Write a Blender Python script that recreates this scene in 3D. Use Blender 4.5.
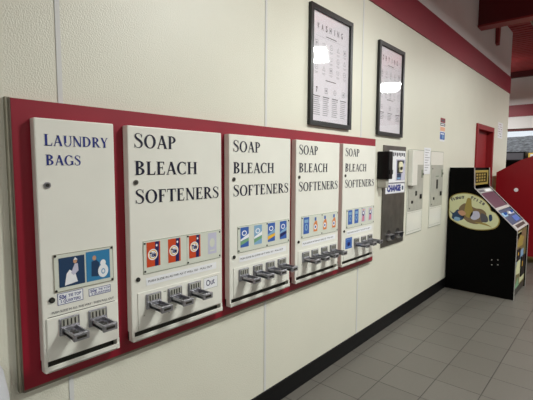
import bpy, bmesh, math, random
from mathutils import Vector, Matrix
random.seed(7)
S = bpy.context.scene
for o in list(bpy.data.objects): bpy.data.objects.remove(o)
COL = S.collection

# ------------------------------------------------------------------ camera
F, PITCH, ROLL, YAW, DIST, EYE = 402.604, .085282, .004129, .718138, 1.664738, 1.6
fw = Vector((-math.sin(YAW)*math.cos(PITCH), math.cos(YAW)*math.cos(PITCH), -math.sin(PITCH)))
rt = fw.cross(Vector((0, 0, 1))).normalized(); up = rt.cross(fw)
rt, up = rt*math.cos(ROLL)+up*math.sin(ROLL), -rt*math.sin(ROLL)+up*math.cos(ROLL)
cd = bpy.data.cameras.new('camera'); cam = bpy.data.objects.new('camera', cd); COL.objects.link(cam)
cd.sensor_width = 36; cd.lens = F/533*36; cd.clip_start = .05; cd.clip_end = 200
cam.matrix_world = Matrix(((rt.x, up.x, -fw.x, DIST), (rt.y, up.y, -fw.y, 0), (rt.z, up.z, -fw.z, EYE), (0, 0, 0, 1)))
S.camera = cam
# ------------------------------------------------------------------ world, exposure
w = bpy.data.worlds.new('sky'); S.world = w; w.use_nodes = True
w.node_tree.nodes['Background'].inputs[0].default_value = (.86, .93, 1, 1)
w.node_tree.nodes['Background'].inputs[1].default_value = .9
vs = S.view_settings; vs.view_transform = 'Standard'; vs.look = 'None'; vs.gamma = 1; vs.use_curve_mapping = False
vs.exposure = 0.16
LAMP_W = 47
LAMP_COL = (.965, 1, .945)
#         x, y, length, width, power factor
LIGHTS = [(2.1, -1.4, .95, .26, .55), (2.1, 2.6, .95, .26, 1.9), (2.28, 5.81, .92, .26, 1.35), (2.60, 9.25, 1.1, .48, 1.5),
          (5.6, -1.0, .95, .26, .4), (5.6, 2.4, .95, .26, .6), (5.6, 5.8, .95, .26, .7), (5.6, 9.2, .95, .26, 1.6),
          (-1.2, 10.9, 1.1, .48, 1.3)]  # last one: unseen lamp added to brighten the far wall
LAMP_TILT = -.52
UP = .13   # power share of an uplight added above each lamp to brighten the upper wall

# ------------------------------------------------------------------ materials
def srgb(r, g, b):
    f = lambda c: (c/255/12.92) if c/255 <= .04045 else ((c/255+.055)/1.055)**2.4
    return (f(r), f(g), f(b))
def mat(name, col, rough=.5, metal=0, bump=0, bscale=200, var=0, vscale=6, coat=0, emit=None, es=1, bdist=.001):
    m = bpy.data.materials.new(name); m.use_nodes = True
    nt = m.node_tree; b = nt.nodes['Principled BSDF']
    b.inputs['Base Color'].default_value = (*col, 1)
    b.inputs['Roughness'].default_value = rough; b.inputs['Metallic'].default_value = metal
    if coat: b.inputs['Coat Weight'].default_value = coat; b.inputs['Coat Roughness'].default_value = .08
    if emit: b.inputs['Emission Color'].default_value = (*emit, 1); b.inputs['Emission Strength'].default_value = es
    if bump or var:
        tc = nt.nodes.new('ShaderNodeTexCoord')
        if bump:
            n = nt.nodes.new('ShaderNodeTexNoise'); n.inputs['Scale'].default_value = bscale; n.inputs['Detail'].default_value = 2
            bp = nt.nodes.new('ShaderNodeBump'); bp.inputs['Strength'].default_value = bump; bp.inputs['Distance'].default_value = bdist
            nt.links.new(tc.outputs['Object'], n.inputs['Vector']); nt.links.new(n.outputs['Fac'], bp.inputs['Height'])
            nt.links.new(bp.outputs['Normal'], b.inputs['Normal'])
        if var:
            n = nt.nodes.new('ShaderNodeTexNoise'); n.inputs['Scale'].default_value = vscale; n.inputs['Detail'].default_value = 4
            mp = nt.nodes.new('ShaderNodeMapRange'); mp.inputs[1].default_value = .3; mp.inputs[2].default_value = .7
            mp.inputs[3].default_value = 1-var; mp.inputs[4].default_value = 1
            mx = nt.nodes.new('ShaderNodeMix'); mx.data_type = 'RGBA'; mx.blend_type = 'MULTIPLY'; mx.inputs[0].default_value = 1
            mx.inputs[6].default_value = (*col, 1)
            nt.links.new(tc.outputs['Object'], n.inputs['Vector']); nt.links.new(n.outputs['Fac'], mp.inputs[0])
            nt.links.new(mp.outputs[0], mx.inputs[7]); nt.links.new(mx.outputs[2], b.inputs['Base Color'])
    return m
def glass_mat():
    m = bpy.data.materials.new('pane_glass'); m.use_nodes = True; nt = m.node_tree; nt.nodes.clear()
    o = nt.nodes.new('ShaderNodeOutputMaterial'); g = nt.nodes.new('ShaderNodeBsdfGlossy'); g.inputs['Roughness'].default_value = .03
    t = nt.nodes.new('ShaderNodeBsdfTransparent'); f = nt.nodes.new('ShaderNodeFresnel'); f.inputs['IOR'].default_value = 1.5
    ge = nt.nodes.new('ShaderNodeNewGeometry'); ma = nt.nodes.new('ShaderNodeMapRange'); ma.inputs[3].default_value = 1.5; ma.inputs[4].default_value = 1/1.5
    nt.links.new(ge.outputs['Backfacing'], ma.inputs[0]); nt.links.new(ma.outputs[0], f.inputs['IOR'])
    x = nt.nodes.new('ShaderNodeMixShader')
    nt.links.new(f.outputs[0], x.inputs[0]); nt.links.new(t.outputs[0], x.inputs[1]); nt.links.new(g.outputs[0], x.inputs[2]); nt.links.new(x.outputs[0], o.inputs[0])
    return m
M = {}
M['wall'] = mat('textured_wall_panel', srgb(224, 223, 208), .34, bump=.4, bscale=170, var=.03, vscale=3, bdist=.004)
M['upper'] = mat('upper_wall_paint', srgb(222, 220, 220), .8, var=.08, vscale=1.5)
M['strip'] = mat('seam_strip', srgb(214, 215, 214), .35)
M['stripe'] = mat('crimson_stripe_paint', srgb(138, 24, 46), .5, var=.12, vscale=2)
M['ceil'] = mat('ceiling_deck_red', srgb(168, 52, 56), .6, var=.2, vscale=2)
M['beam'] = mat('beam_dark_red', srgb(92, 12, 18), .5, var=.15, vscale=2)
M['beamlip'] = mat('beam_lip_red', srgb(140, 45, 48), .5)
M['black_base'] = mat('cove_base_black', srgb(10, 10, 12), .5)
M['black_base'].node_tree.nodes['Principled BSDF'].inputs['Specular IOR Level'].default_value = .2
M['red'] = mat('board_crimson', srgb(144, 14, 40), .42, var=.10, vscale=5)
M['edge'] = mat('board_edge_trim', srgb(158, 153, 136), .6, var=.25, vscale=14)
M['edged'] = mat('board_edge_dark', srgb(108, 98, 84), .6, var=.2, vscale=14)
M['cab'] = mat('cabinet_enamel', srgb(236, 236, 227), .28, var=.045, vscale=5, coat=.3)
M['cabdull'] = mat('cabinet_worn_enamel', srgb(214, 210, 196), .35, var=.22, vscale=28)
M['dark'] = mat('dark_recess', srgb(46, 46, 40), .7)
M['navy'] = mat('navy_lettering', srgb(16, 18, 48), .4)
M['blue'] = mat('blue_lettering', srgb(32, 48, 132), .4)
M['chrome'] = mat('worn_chrome', srgb(186, 186, 194), .3, .85, var=.4, vscale=60)
M['steel'] = mat('brushed_steel', srgb(122, 119, 113), .42, .8, var=.3, vscale=9)
M['steeldark'] = mat('dark_steel', srgb(80, 78, 74), .35, .9)
M['screw'] = mat('dark_screw', srgb(50, 50, 50), .4, .6)
M['plate'] = mat('window_plate', srgb(216, 220, 208), .3, var=.05, vscale=12)
M['plateline'] = mat('plate_outline', srgb(138, 146, 130), .5)
M['white'] = mat('white_print', srgb(238, 240, 244), .35)
M['paper'] = mat('poster_paper', srgb(236, 232, 240), .6)
M['ink'] = mat('poster_ink', srgb(84, 82, 90), .6)
M['inkl'] = mat('poster_grey_ink', srgb(158, 156, 164), .6)
M['frame'] = mat('frame_black', srgb(20, 20, 21), .35)
M['glass'] = glass_mat()
M['orange'] = mat('print_orange', srgb(206, 74, 36), .35)
M['amber'] = mat('print_amber', srgb(216, 132, 74), .35)
M['yellow'] = mat('print_yellow', srgb(236, 184, 60), .35)
M['pblue'] = mat('print_blue', srgb(58, 98, 176), .35)
M['pnavy'] = mat('print_navy', srgb(30, 32, 92), .35)
M['sky'] = mat('print_light_blue', srgb(132, 172, 206), .35)
M['slate'] = mat('print_slate_blue', srgb(34, 62, 96), .35)
M['azure'] = mat('print_azure', srgb(52, 128, 176), .35)
M['green'] = mat('print_green', srgb(120, 168, 130), .35)
M['peach'] = mat('print_peach', srgb(226, 172, 140), .35)
M['pink'] = mat('print_pink', srgb(206, 130, 150), .35)
M['lilac'] = mat('print_lilac', srgb(196, 196, 216), .4)
M['skin'] = mat('print_skin', srgb(196, 150, 120), .4)
M['cream'] = mat('cream_print', srgb(214, 216, 172), .4)
M['gold'] = mat('olive_gold_print', srgb(158, 140, 70), .4)
M['olive'] = mat('dark_olive_print', srgb(112, 104, 64), .4)
M['brown'] = mat('brown_print', srgb(124, 104, 76), .4)
M['mauve'] = mat('mauve_panel', srgb(78, 32, 58), .35)
M['black'] = mat('black_laminate', srgb(6, 6, 6), .5)
M['black'].node_tree.nodes['Principled BSDF'].inputs['Specular IOR Level'].default_value = .06
M['blackp'] = mat('black_plastic', srgb(9, 9, 10), .45)
M['blackp'].node_tree.nodes['Principled BSDF'].inputs['Specular IOR Level'].default_value = .25
M['silver'] = mat('silver_trim', srgb(190, 190, 188), .35, .5)
M['grayp'] = mat('grey_plate', srgb(186, 186, 176), .4, .1, var=.12, vscale=14)
M['door'] = mat('door_red', srgb(138, 14, 22), .5)
M['doorframe'] = mat('door_frame_red', srgb(140, 18, 26), .5)
M['redcab'] = mat('red_cabinet_paint', srgb(140, 20, 30), .3, var=.08, vscale=2)
M['ivory'] = mat('ivory_insert', srgb(236, 232, 200), .35)
M['yellowp'] = mat('yellow_plastic', srgb(214, 178, 80), .4)
M['brush'] = mat('outdoor_brush', srgb(150, 150, 152), .9, var=.75, vscale=7)
M['asph'] = mat('outdoor_asphalt', srgb(110, 110, 112), .9, var=.3)
M['far'] = mat('far_wall_paint', srgb(232, 228, 230), .7)
M['plain'] = mat('plain_wall_paint', srgb(160, 156, 148), .8)
M['bin'] = mat('pale_bin_plastic', srgb(200, 204, 210), .4)
M['bindark'] = mat('bin_band_grey', srgb(70, 76, 92), .4)
M['lamp'] = mat('lamp_diffuser', (1, 1, 1), .5, emit=LAMP_COL, es=9)
M['lamphouse'] = mat('lamp_housing', srgb(220, 220, 215), .5)

def floor_mat():
    m = bpy.data.materials.new('floor_tile'); m.use_nodes = True; nt = m.node_tree; b = nt.nodes['Principled BSDF']
    tc = nt.nodes.new('ShaderNodeTexCoord'); mp = nt.nodes.new('ShaderNodeMapping')
    T = .31066
    mp.inputs['Location'].default_value = (-.0935/T+20, -2.718/T+20, 0); mp.inputs['Scale'].default_value = (1/T, 1/T, 1)
    br = nt.nodes.new('ShaderNodeTexBrick'); br.offset = 0; br.squash = 1
    br.inputs['Scale'].default_value = 1; br.inputs['Brick Width'].default_value = 1; br.inputs['Row Height'].default_value = 1
    br.inputs['Mortar Size'].default_value = .011; br.inputs['Mortar Smooth'].default_value = .3; br.inputs['Bias'].default_value = 0
    br.inputs['Color1'].default_value = (*srgb(103, 100, 94), 1); br.inputs['Color2'].default_value = (*srgb(98, 95, 89), 1)
    br.inputs['Mortar'].default_value = (*srgb(48, 44, 41), 1)
    n = nt.nodes.new('ShaderNodeTexNoise'); n.inputs['Scale'].default_value = 60; n.inputs['Detail'].default_value = 5
    r = nt.nodes.new('ShaderNodeMapRange'); r.inputs[3].default_value = .9; r.inputs[4].default_value = 1.06
    mx = nt.nodes.new('ShaderNodeMix'); mx.data_type = 'RGBA'; mx.blend_type = 'MULTIPLY'; mx.inputs[0].default_value = 1
    nt.links.new(tc.outputs['Object'], mp.inputs[0]); nt.links.new(mp.outputs[0], br.inputs['Vector'])
    nt.links.new(tc.outputs['Object'], n.inputs['Vector']); nt.links.new(n.outputs['Fac'], r.inputs[0])
    nt.links.new(br.outputs['Color'], mx.inputs[6]); nt.links.new(r.outputs[0], mx.inputs[7]); nt.links.new(mx.outputs[2], b.inputs['Base Color'])
    bp = nt.nodes.new('ShaderNodeBump'); bp.inputs['Strength'].default_value = .5; bp.inputs['Distance'].default_value = .002; bp.invert = True
    nt.links.new(br.outputs['Fac'], bp.inputs['Height']); nt.links.new(bp.outputs[0], b.inputs['Normal'])
    b.inputs['Roughness'].default_value = .42
    return m
M['floor'] = floor_mat()

# ------------------------------------------------------------------ mesh builder
class MB:
    """collects shapes; a material key per face; build() links ONE mesh object"""
    def __init__(s): s.v = []; s.f = []; s.m = []; s.keys = []
    def mi(s, k):
        if k not in s.keys: s.keys.append(k)
        return s.keys.index(k)
    def add(s, vs_, fs, k):
        n = len(s.v); s.v += [tuple(v) for v in vs_]; i = s.mi(k)
        for f in fs: s.f.append([n+a for a in f]); s.m.append(i)
        return s
    def box(s, x0, x1, y0, y1, z0, z1, k, bev=0):
        if not bev:
            v = [(x, y, z) for x in (x0, x1) for y in (y0, y1) for z in (z0, z1)]
            return s.add(v, [(0, 1, 3, 2), (4, 6, 7, 5), (0, 4, 5, 1), (2, 3, 7, 6), (0, 2, 6, 4), (1, 5, 7, 3)], k)
        bm = bmesh.new(); bmesh.ops.create_cube(bm, size=1)
        for v in bm.verts: v.co = Vector(((x0+x1)/2+v.co.x*(x1-x0), (y0+y1)/2+v.co.y*(y1-y0), (z0+z1)/2+v.co.z*(z1-z0)))
        bmesh.ops.bevel(bm, geom=bm.edges[:], offset=bev, segments=2, affect='EDGES', profile=.5)
        s.bm(bm, k); return s
    def bm(s, bm, k):
        bm.verts.index_update()
        s.add([v.co.copy() for v in bm.verts], [[v.index for v in f.verts] for f in bm.faces], k); bm.free()
    def prism(s, poly, axis, a, b, k):
        """poly 2D outline extruded along axis ('x': poly is (y,z); 'y': poly is (x,z); 'z': poly is (x,y))"""
        P = {'x': lambda p, t: (t, p[0], p[1]), 'y': lambda p, t: (p[0], t, p[1]), 'z': lambda p, t: (p[0], p[1], t)}[axis]
        n = len(poly)
        vs_ = [P(p, a) for p in poly]+[P(p, b) for p in poly]
        fs = [list(range(n)), list(range(2*n-1, n-1, -1))]+[(i, n+i, n+(i+1) % n, (i+1) % n) for i in range(n)]
        return s.add(vs_, fs, k)
    def cyl(s, c, axis, r, L, k, n=16, r2=None):
        r2 = r if r2 is None else r2
        c = Vector(c); A = {'x': Vector((1, 0, 0)), 'y': Vector((0, 1, 0)), 'z': Vector((0, 0, 1))}[axis]
        U = A.orthogonal().normalized(); W = A.cross(U)
        vs_ = [c+(U*math.cos(2*math.pi*i/n)+W*math.sin(2*math.pi*i/n))*r for i in range(n)]
        vs_ += [c+A*L+(U*math.cos(2*math.pi*i/n)+W*math.sin(2*math.pi*i/n))*r2 for i in range(n)]
        return s.add(vs_, [list(range(n)), list(range(2*n-1, n-1, -1))]+[(i, n+i, n+(i+1) % n, (i+1) % n) for i in range(n)], k)
    # flat print on a plane facing +x (2D coordinates: y, z)
    def q(s, x, y0, y1, z0, z1, k): return s.add([(x, y0, z0), (x, y1, z0), (x, y1, z1), (x, y0, z1)], [(0, 1, 2, 3)], k)
    def poly(s, x, pts, k): return s.add([(x, a, b) for a, b in pts], [list(range(len(pts)))], k)
    def disc(s, x, cy, cz, ry, rz, k, n=20): return s.poly(x, [(cy+ry*math.cos(6.2832*i/n), cz+rz*math.sin(6.2832*i/n)) for i in range(n)], k)
    def ring(s, x, y0, y1, z0, z1, t, k):
        s.q(x, y0, y1, z0, z0+t, k); s.q(x, y0, y1, z1-t, z1, k); s.q(x, y0, y0+t, z0+t, z1-t, k); return s.q(x, y1-t, y1, z0+t, z1-t, k)
    def build(s, name, parent=None, loc=(0, 0, 0), recalc=False, smooth=False):
        me = bpy.data.meshes.new(name); me.from_pydata(s.v, [], s.f)
        for k in s.keys: me.materials.append(M[k])
        for p_, i in zip(me.polygons, s.m): p_.material_index = i
        if recalc:
            bm = bmesh.new(); bm.from_mesh(me); bmesh.ops.recalc_face_normals(bm, faces=bm.faces); bm.to_mesh(me); bm.free()
        if smooth:
            for p_ in me.polygons: p_.use_smooth = True
        me.update()
        o = bpy.data.objects.new(name, me); COL.objects.link(o)
        if parent: o.parent = parent
        o.location = loc
        return o
def thing(name, label, cat, loc, group=None):
    o = bpy.data.objects.new(name, None); COL.objects.link(o); o.empty_display_size = .1
    o.location = loc; tag(o, label, cat, group); return o
def tag(o, label, cat, group=None):
    o['label'] = label; o['category'] = cat
    if group: o['group'] = group
    return o
def struct(mb, name, **kw):
    o = mb.build(name, recalc=True, **kw); o['kind'] = 'structure'; return o
def sub(parent, name, mb, label=None, recalc=True, **kw):
    o = mb.build(name, parent=parent, recalc=recalc, **kw)
    if label: o['label'] = label
    return o

# sans text from Blender's own font, as mesh outlines
_tc = {}
def font_pts(txt, bold=0.0):
    key = (txt, bold)
    if key in _tc: return _tc[key]
    cu = bpy.data.curves.new('t', 'FONT'); cu.body = txt; cu.size = 1; cu.offset = bold; cu.resolution_u = 3
    o = bpy.data.objects.new('t', cu); COL.objects.link(o)
    bpy.context.view_layer.update()
    me = bpy.data.meshes.new_from_object(o.evaluated_get(bpy.context.evaluated_depsgraph_get()))
    vs_ = [(v.co.x, v.co.y) for v in me.vertices]; fs = [list(p_.vertices) for p_ in me.polygons]
    bpy.data.objects.remove(o); bpy.data.curves.remove(cu); bpy.data.meshes.remove(me)
    _tc[key] = (vs_, fs); return _tc[key]
def text(mb, txt, x, y0, z0, h, width, k, bold=0.0, rot=0, plane='x'):
    vs_, fs = font_pts(txt, bold)
    if not vs_: return
    ax = min(v[0] for v in vs_); bx = max(v[0] for v in vs_); ay = 0; by = max(v[1] for v in vs_)
    sx = width/(bx-ax); sy = h/by
    c, s_ = math.cos(rot), math.sin(rot)
    out = []
    for a, b in vs_:
        a = (a-ax)*sx; b = (b-ay)*sy; a, b = a*c-b*s_, a*s_+b*c
        out.append((x, y0+a, z0+b) if plane == 'x' else (y0+a, x, z0+b))
    mb.add(out, fs, k)

# serif capitals drawn as outlines (cap height 1)
TK, TN = .18, .07
def rect(x0, x1, y0, y1): return [(x0, y0), (x1, y0), (x1, y1), (x0, y1)]
def serif(x0, x1, y, up_):
    d = -1 if up_ else 1
    return [rect(x0, x1, min(y, y+d*.035), max(y, y+d*.035))]
def stem(x, wd=TK, lo=True, hi=True):
    r = [rect(x, x+wd, 0, 1)]
    if lo: r += serif(x-.08, x+wd+.08, 0, False)
    if hi: r += serif(x-.08, x+wd+.08, 1, True)
    return r
def bowl(cx, cy, rx, ry, a0, a1, n=18, tk=TK, tn=TN):
    out = []
    for i in range(n):
        t0 = math.radians(a0+(a1-a0)*i/n); t1 = math.radians(a0+(a1-a0)*(i+1)/n)
        P = lambda t, e: (cx+(rx-(tk if e else 0))*math.cos(t), cy+(ry-(tn if e else 0))*math.sin(t))
        out.append([P(t0, 0), P(t1, 0), P(t1, 1), P(t0, 1)])
    return out
def diag(x0, y0, x1, y1, wd): return [[(x0-wd/2, y0), (x0+wd/2, y0), (x1+wd/2, y1), (x1-wd/2, y1)]]
def stroke(pts, ws):
    L, R = [], []
    for i, p_ in enumerate(pts):
        a = pts[max(i-1, 0)]; b = pts[min(i+1, len(pts)-1)]; dx, dy = b[0]-a[0], b[1]-a[1]; l = math.hypot(dx, dy)
        L.append((p_[0]-dy/l*ws[i]/2, p_[1]+dx/l*ws[i]/2)); R.append((p_[0]+dy/l*ws[i]/2, p_[1]-dx/l*ws[i]/2))
    return [[L[i], L[i+1], R[i+1], R[i]] for i in range(len(pts)-1)]
GL = {
 'L': (stem(.08)+[rect(.08, .58, 0, TN), [(.50, 0), (.60, 0), (.64, .27), (.60, .27)]], .66),
 'E': (stem(.08)+[rect(.08, .56, 0, TN), rect(.08, .54, 1-TN, 1), rect(.2, .44, .5, .5+TN), rect(.42, .46, .4, .65), [(.50, 0), (.58, 0), (.62, .25), (.58, .25)], [(.48, 1), (.56, 1), (.56, .76), (.53, .76)]], .66),
 'F': (stem(.08)+[rect(.08, .54, 1-TN, 1), rect(.2, .42, .49, .49+TN), rect(.4, .44, .39, .64), [(.48, 1), (.56, 1), (.56, .74), (.53, .74)]], .60),
 'T': ([rect(.02, .68, 1-TN, 1), [(0, .74), (.03, .74), (.08, 1), (.02, 1)], [(.70, .74), (.67, .74), (.62, 1), (.68, 1)]]+stem(.27, hi=False), .70),
 'H': (stem(.08)+stem(.58)+[rect(.2, .6, .49, .49+TN)], .84),
 'N': (stem(.10, TN)+stem(.66, TN, lo=False)+diag(.12, 1, .66, 0, TK), .80),
 'U': ([rect(.08, .08+TK, .3, 1), rect(.62, .62+TN, .3, 1)]+serif(0, .31, 1, True)+serif(.54, .75, 1, True)+bowl(.375, .3, .295, .32, 180, 360, tk=.10), .76),
 'A': (diag(.10, 0, .38, 1, TN)+diag(.66, 0, .38, 1, TK)+[rect(.2, .56, .30, .30+TN)]+serif(0, .22, 0, False)+serif(.52, .80, 0, False), .78),
 'Y': (diag(.36, .42, .10, 1, TK)+diag(.36, .42, .62, 1, TN)+[rect(.285, .285+TK, 0, .45)]+serif(.2, .52, 0, False)+serif(0, .24, 1, True)+serif(.53, .74, 1, True), .74),
 'P': (stem(.08)+bowl(.26, .72, .36, .28, -90, 90)+[rect(.2, .27, 1-TN, 1), rect(.2, .27, .44, .44+TN)], .66),
 'R': (stem(.08)+bowl(.26, .73, .36, .27, -90, 90)+[rect(.2, .27, 1-TN, 1), rect(.2, .27, .46, .46+TN)]+diag(.68, 0, .34, .5, TK)+serif(.60, .82, 0, False), .78),
 'B': (stem(.08)+bowl(.26, .755, .33, .245, -90, 90)+bowl(.26, .265, .38, .265, -90, 90)+[rect(.2, .27, 1-TN, 1), rect(.2, .27, 0, TN), rect(.2, .27, .49, .49+TN)], .70),
 'D': (stem(.08)+bowl(.28, .5, .50, .5, -90, 90)+[rect(.2, .29, 1-TN, 1), rect(.2, .29, 0, TN)], .84),
 'O': (bowl(.42, .5, .42, .52, 0, 360, 30), .86),
 'C': (bowl(.42, .5, .42, .52, 48, 312, 26)+[rect(.66, .70, .70, .98), rect(.66, .70, .05, .26)], .76),
 'G': (bowl(.42, .5, .42, .52, 48, 312, 26)+[rect(.66, .70, .72, .98), rect(.60, .60+TK, .06, .42)]+serif(.52, .82, .43, True), .84),
 'S': (stroke([(.50, .74), (.47, .87), (.40, .96), (.29, .99), (.17, .96), (.10, .88), (.10, .76), (.17, .66), (.29, .57), (.41, .47), (.49, .36), (.50, .23), (.45, .10), (.33, .02), (.20, .02), (.10, .10), (.05, .26)],
              [.02, .04, .045, .05, .065, .10, .13, .15, .16, .16, .15, .13, .10, .065, .045, .035, .02])+[rect(.49, .525, .72, .98), rect(.03, .065, .02, .28)], .60),
}
def word(mb, txt, x, y0, z0, h, width, k, first=1.0):
    pens = []; p_ = 0
    for i, c in enumerate(txt):
        f = first if i == 0 else 1
        pens.append((p_, f)); p_ += (GL[c][1]+.05)*f
    p_ -= .05; sx = width/p_
    for c, (a, f) in zip(txt, pens):
        for pl in GL[c][0]: mb.poly(x, [(y0+(a+u*f)*sx, z0+v*h*f) for u, v in pl], k)

# ------------------------------------------------------------------ THE SETTING
YE = 8.95      # the long wall stops here, the room goes on to the left
DY0, DY1, DZ = 6.72, 7.74, 2.23
ZS0, ZS1, ZC = 2.985, 3.29, 4.12
b = MB()
b.box(-.15, 0, -5, DY0, 0, ZS0, 'wall'); b.box(-.15, 0, DY1, YE, 0, ZS0, 'wall'); b.box(-.15, 0, DY0, DY1, DZ, ZS0, 'wall')
b.box(-.15, -.004, -5, YE, ZS0, ZC, 'upper')
struct(b, 'wall_left')
struct(MB().box(-.004, .012, -5, YE+.004, ZS0, ZS1, 'stripe'), 'trim_1')
i = 2
for k in range(-4, 8):
    y = .675+1.219*k
    if y > 4: continue
    struct(MB().box(0, .003, y-.009, y+.009, .13, ZS0, 'strip'), 'trim_%d' % i); i += 1
b = MB(); prof = [(0, 0), (.010, 0), (.008, .012), (.006, .03), (.006, .124), (0, .128)]
for a, c in ((-5, DY0-.03), (DY1+.03, YE)): b.prism(prof, 'y', a, c, 'black_base')
struct(b, 'baseboard_left')
struct(MB().box(-4.2, 8, -5, 12.8, -.1, 0, 'floor'), 'floor')
# other walls of the room
struct(MB().box(8, 8.15, -5, 12.95, 0, ZC, 'plain'), 'wall_right')
struct(MB().box(-.15, 8.15, -5.15, -5, 0, ZC, 'plain'), 'wall_back')
struct(MB().box(-4.35, -4.2, YE-.15, 12.95, 0, ZC, 'plain'), 'wall_end_left')
struct(MB().box(-4.2, -.15, YE-.15, YE, 0, ZC, 'plain'), 'wall_return')
# far wall with its stripe and the long window
WX0, WX1, WZ0, WZ1 = -3.6, 3.4, .9, 2.63
b = MB(); b.box(-4.2, WX0, 12.8, 12.95, 0, ZC, 'far'); b.box(WX1, 8, 12.8, 12.95, 0, ZC, 'far')
b.box(WX0, WX1, 12.8, 12.95, 0, WZ0, 'far'); b.box(WX0, WX1, 12.8, 12.95, WZ1, ZC, 'far')
struct(b, 'wall_far')
struct(MB().box(-4.2, 8, 12.785, 12.8, 2.95, 3.26, 'stripe'), 'trim_%d' % i); i += 1
wn = MB(); t = .05
wn.box(WX0, WX1, 12.83, 12.9, WZ1-.07, WZ1, 'beam'); wn.box(WX0, WX1, 12.83, 12.9, WZ0, WZ0+t, 'frame')
for x in (WX0, -1.9, 1.0, WX1-t): wn.box(x, x+t, 12.83, 12.9, WZ0+t, WZ1-.07, 'frame')
wo = struct(wn, 'window_1')
sub(wo, 'pane', MB().box(WX0+t, WX1-t, 12.86, 12.866, WZ0+t, WZ1-.07, 'glass'))
# ceiling: ribbed steel deck
b = MB(); pr = []; y = -5.0
while y < 12.8:
    pr += [(y, ZC), (y+.06, ZC), (y+.075, ZC+.04), (y+.135, ZC+.04)]; y += .15
pr = pr+[(12.95, ZC), (12.95, ZC+.12), (-5, ZC+.12)]
b.prism(pr, 'x', -4.35, 8.15, 'ceil'); struct(b, 'ceiling')
# red steel beam across the room, with its lighter bottom flange
bo = struct(MB().box(-.002, 8, 6.55, 6.66, 3.63, ZC, 'beam'), 'trim_%d' % i); i += 1
sub(bo, 'flange', MB().box(-.002, 8, 6.53, 6.74, 3.605, 3.63, 'beamlip'))
bo = struct(MB().box(-4.2, 8, 12.66, 12.8, 3.98, ZC, 'beam'), 'trim_%d' % i); i += 1
# hanger bracket behind the beam and thin conduits under the deck
b = MB(); b.prism([(7.62, 3.62), (7.70, 3.60), (7.76, ZC), (7.58, ZC)], 'x', 0, .05, 'beamlip')
tag(b.build('pipe_bracket', recalc=True), 'small red pipe bracket high on the wall behind the dark red beam', 'bracket')
for cx, lab in ((.37, 'thin tan conduit under the ribbed ceiling, the one nearer the left wall'), (.50, 'thin tan conduit under the ribbed ceiling, the one farther from the left wall')):
    tag(MB().cyl((cx, 6.78, ZC-.022), 'y', .018, 5.85, 'brown', 8).build('ceiling_conduit', recalc=True), lab, 'pipe', 'conduits under the ribbed ceiling')
# outdoors beyond the window
struct(MB().box(-14, 14, 12.95, 40, -.12, -.02, 'asph'), 'ground_outside')
b = MB(); n = 40; rows = []
for j, (yy, zz) in enumerate([(18, 0), (18.6, 1.2), (19.6, 2.2), (21, 2.85), (23, 3.12)]):
    rows.append([(-14+28*a/n, yy+random.uniform(-.25, .25), zz+random.uniform(-.12, .12)*(j > 0)) for a in range(n+1)])
vv = [p_ for r in rows for p_ in r]
fs = [(j*(n+1)+a, j*(n+1)+a+1, (j+1)*(n+1)+a+1, (j+1)*(n+1)+a) for j in range(4) for a in range(n)]
b.add(vv, fs, 'brush'); o = b.build('brush_bank', smooth=True); o['kind'] = 'stuff'; tag(o, 'grey brushy bank outside seen through the far window', 'bushes')

# door in the long wall
b = MB(); fwid = .075
b.box(-.15, .025, DY0-.02, DY0+fwid-.02, 0, DZ+.02, 'doorframe'); b.box(-.15, .025, DY1-fwid+.02, DY1+.02, 0, DZ+.02, 'doorframe')
b.box(-.15, .025, DY0+fwid-.02, DY1-fwid+.02, DZ-fwid+.02, DZ+.02, 'doorframe')
struct(b, 'trim_%d' % i); i += 1
dr = struct(MB().box(-.11, -.065, DY0+fwid-.02, DY1-fwid+.02, .01, DZ-fwid+.02, 'door'), 'door_1')
h_ = MB(); h_.box(-.065, -.055, DY0+.08, DY0+.14, 1.48, 1.72, 'silver'); h_.cyl((-.06, DY0+.11, 1.56), 'x', .03, .06, 'silver'); h_.cyl((-.06, DY0+.11, 1.68), 'x', .022, .03, 'white')
sub(dr, 'door_lock', h_, 'steel lock plate')

# ------------------------------------------------------------------ LAMPS hanging from the deck (area lights, plus an added uplight on each)
def lamp(x, y, ln, wd, pw, lab):
    t = thing('ceiling_light', lab, 'ceiling light', (x, y, 3.45), 'fluorescent ceiling lights'); t.rotation_euler = (0, 0, LAMP_TILT)
    a = wd/2+.03; hs = MB(); hs.prism([(-a, .012), (a, .012), (a*.7, .10), (-a*.7, .10)], 'y', -ln/2-.03, ln/2+.03, 'lamphouse'); sub(t, 'housing', hs)
    sub(t, 'diffuser', MB().box(-wd/2, wd/2, -ln/2, ln/2, 0, .012, 'lamp'))
    for q in (-.35, .35): sub(t, 'suspension_rod', MB().cyl((0, q, .10), 'z', .006, ZC-3.55, 'steeldark', 8))
    l = bpy.data.lights.new('tube_light', 'AREA'); l.shape = 'RECTANGLE'; l.size = wd; l.size_y = ln; l.energy = LAMP_W*pw; l.color = LAMP_COL
    l2 = bpy.data.lights.new('added_uplight', 'AREA'); l2.shape = 'RECTANGLE'; l2.size = wd; l2.size_y = ln; l2.energy = LAMP_W*pw*UP; l2.color = LAMP_COL  # extra light above the closed housing, lifts upper wall and deck
    lu = bpy.data.objects.new('added_uplight', l2); COL.objects.link(lu); lu.parent = t; lu.location = (0, 0, .11); lu.rotation_euler = (math.pi, 0, 0)
    lo = bpy.data.objects.new('tube_light', l); COL.objects.link(lo); lo.parent = t; lo.location = (0, 0, -.004)
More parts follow.
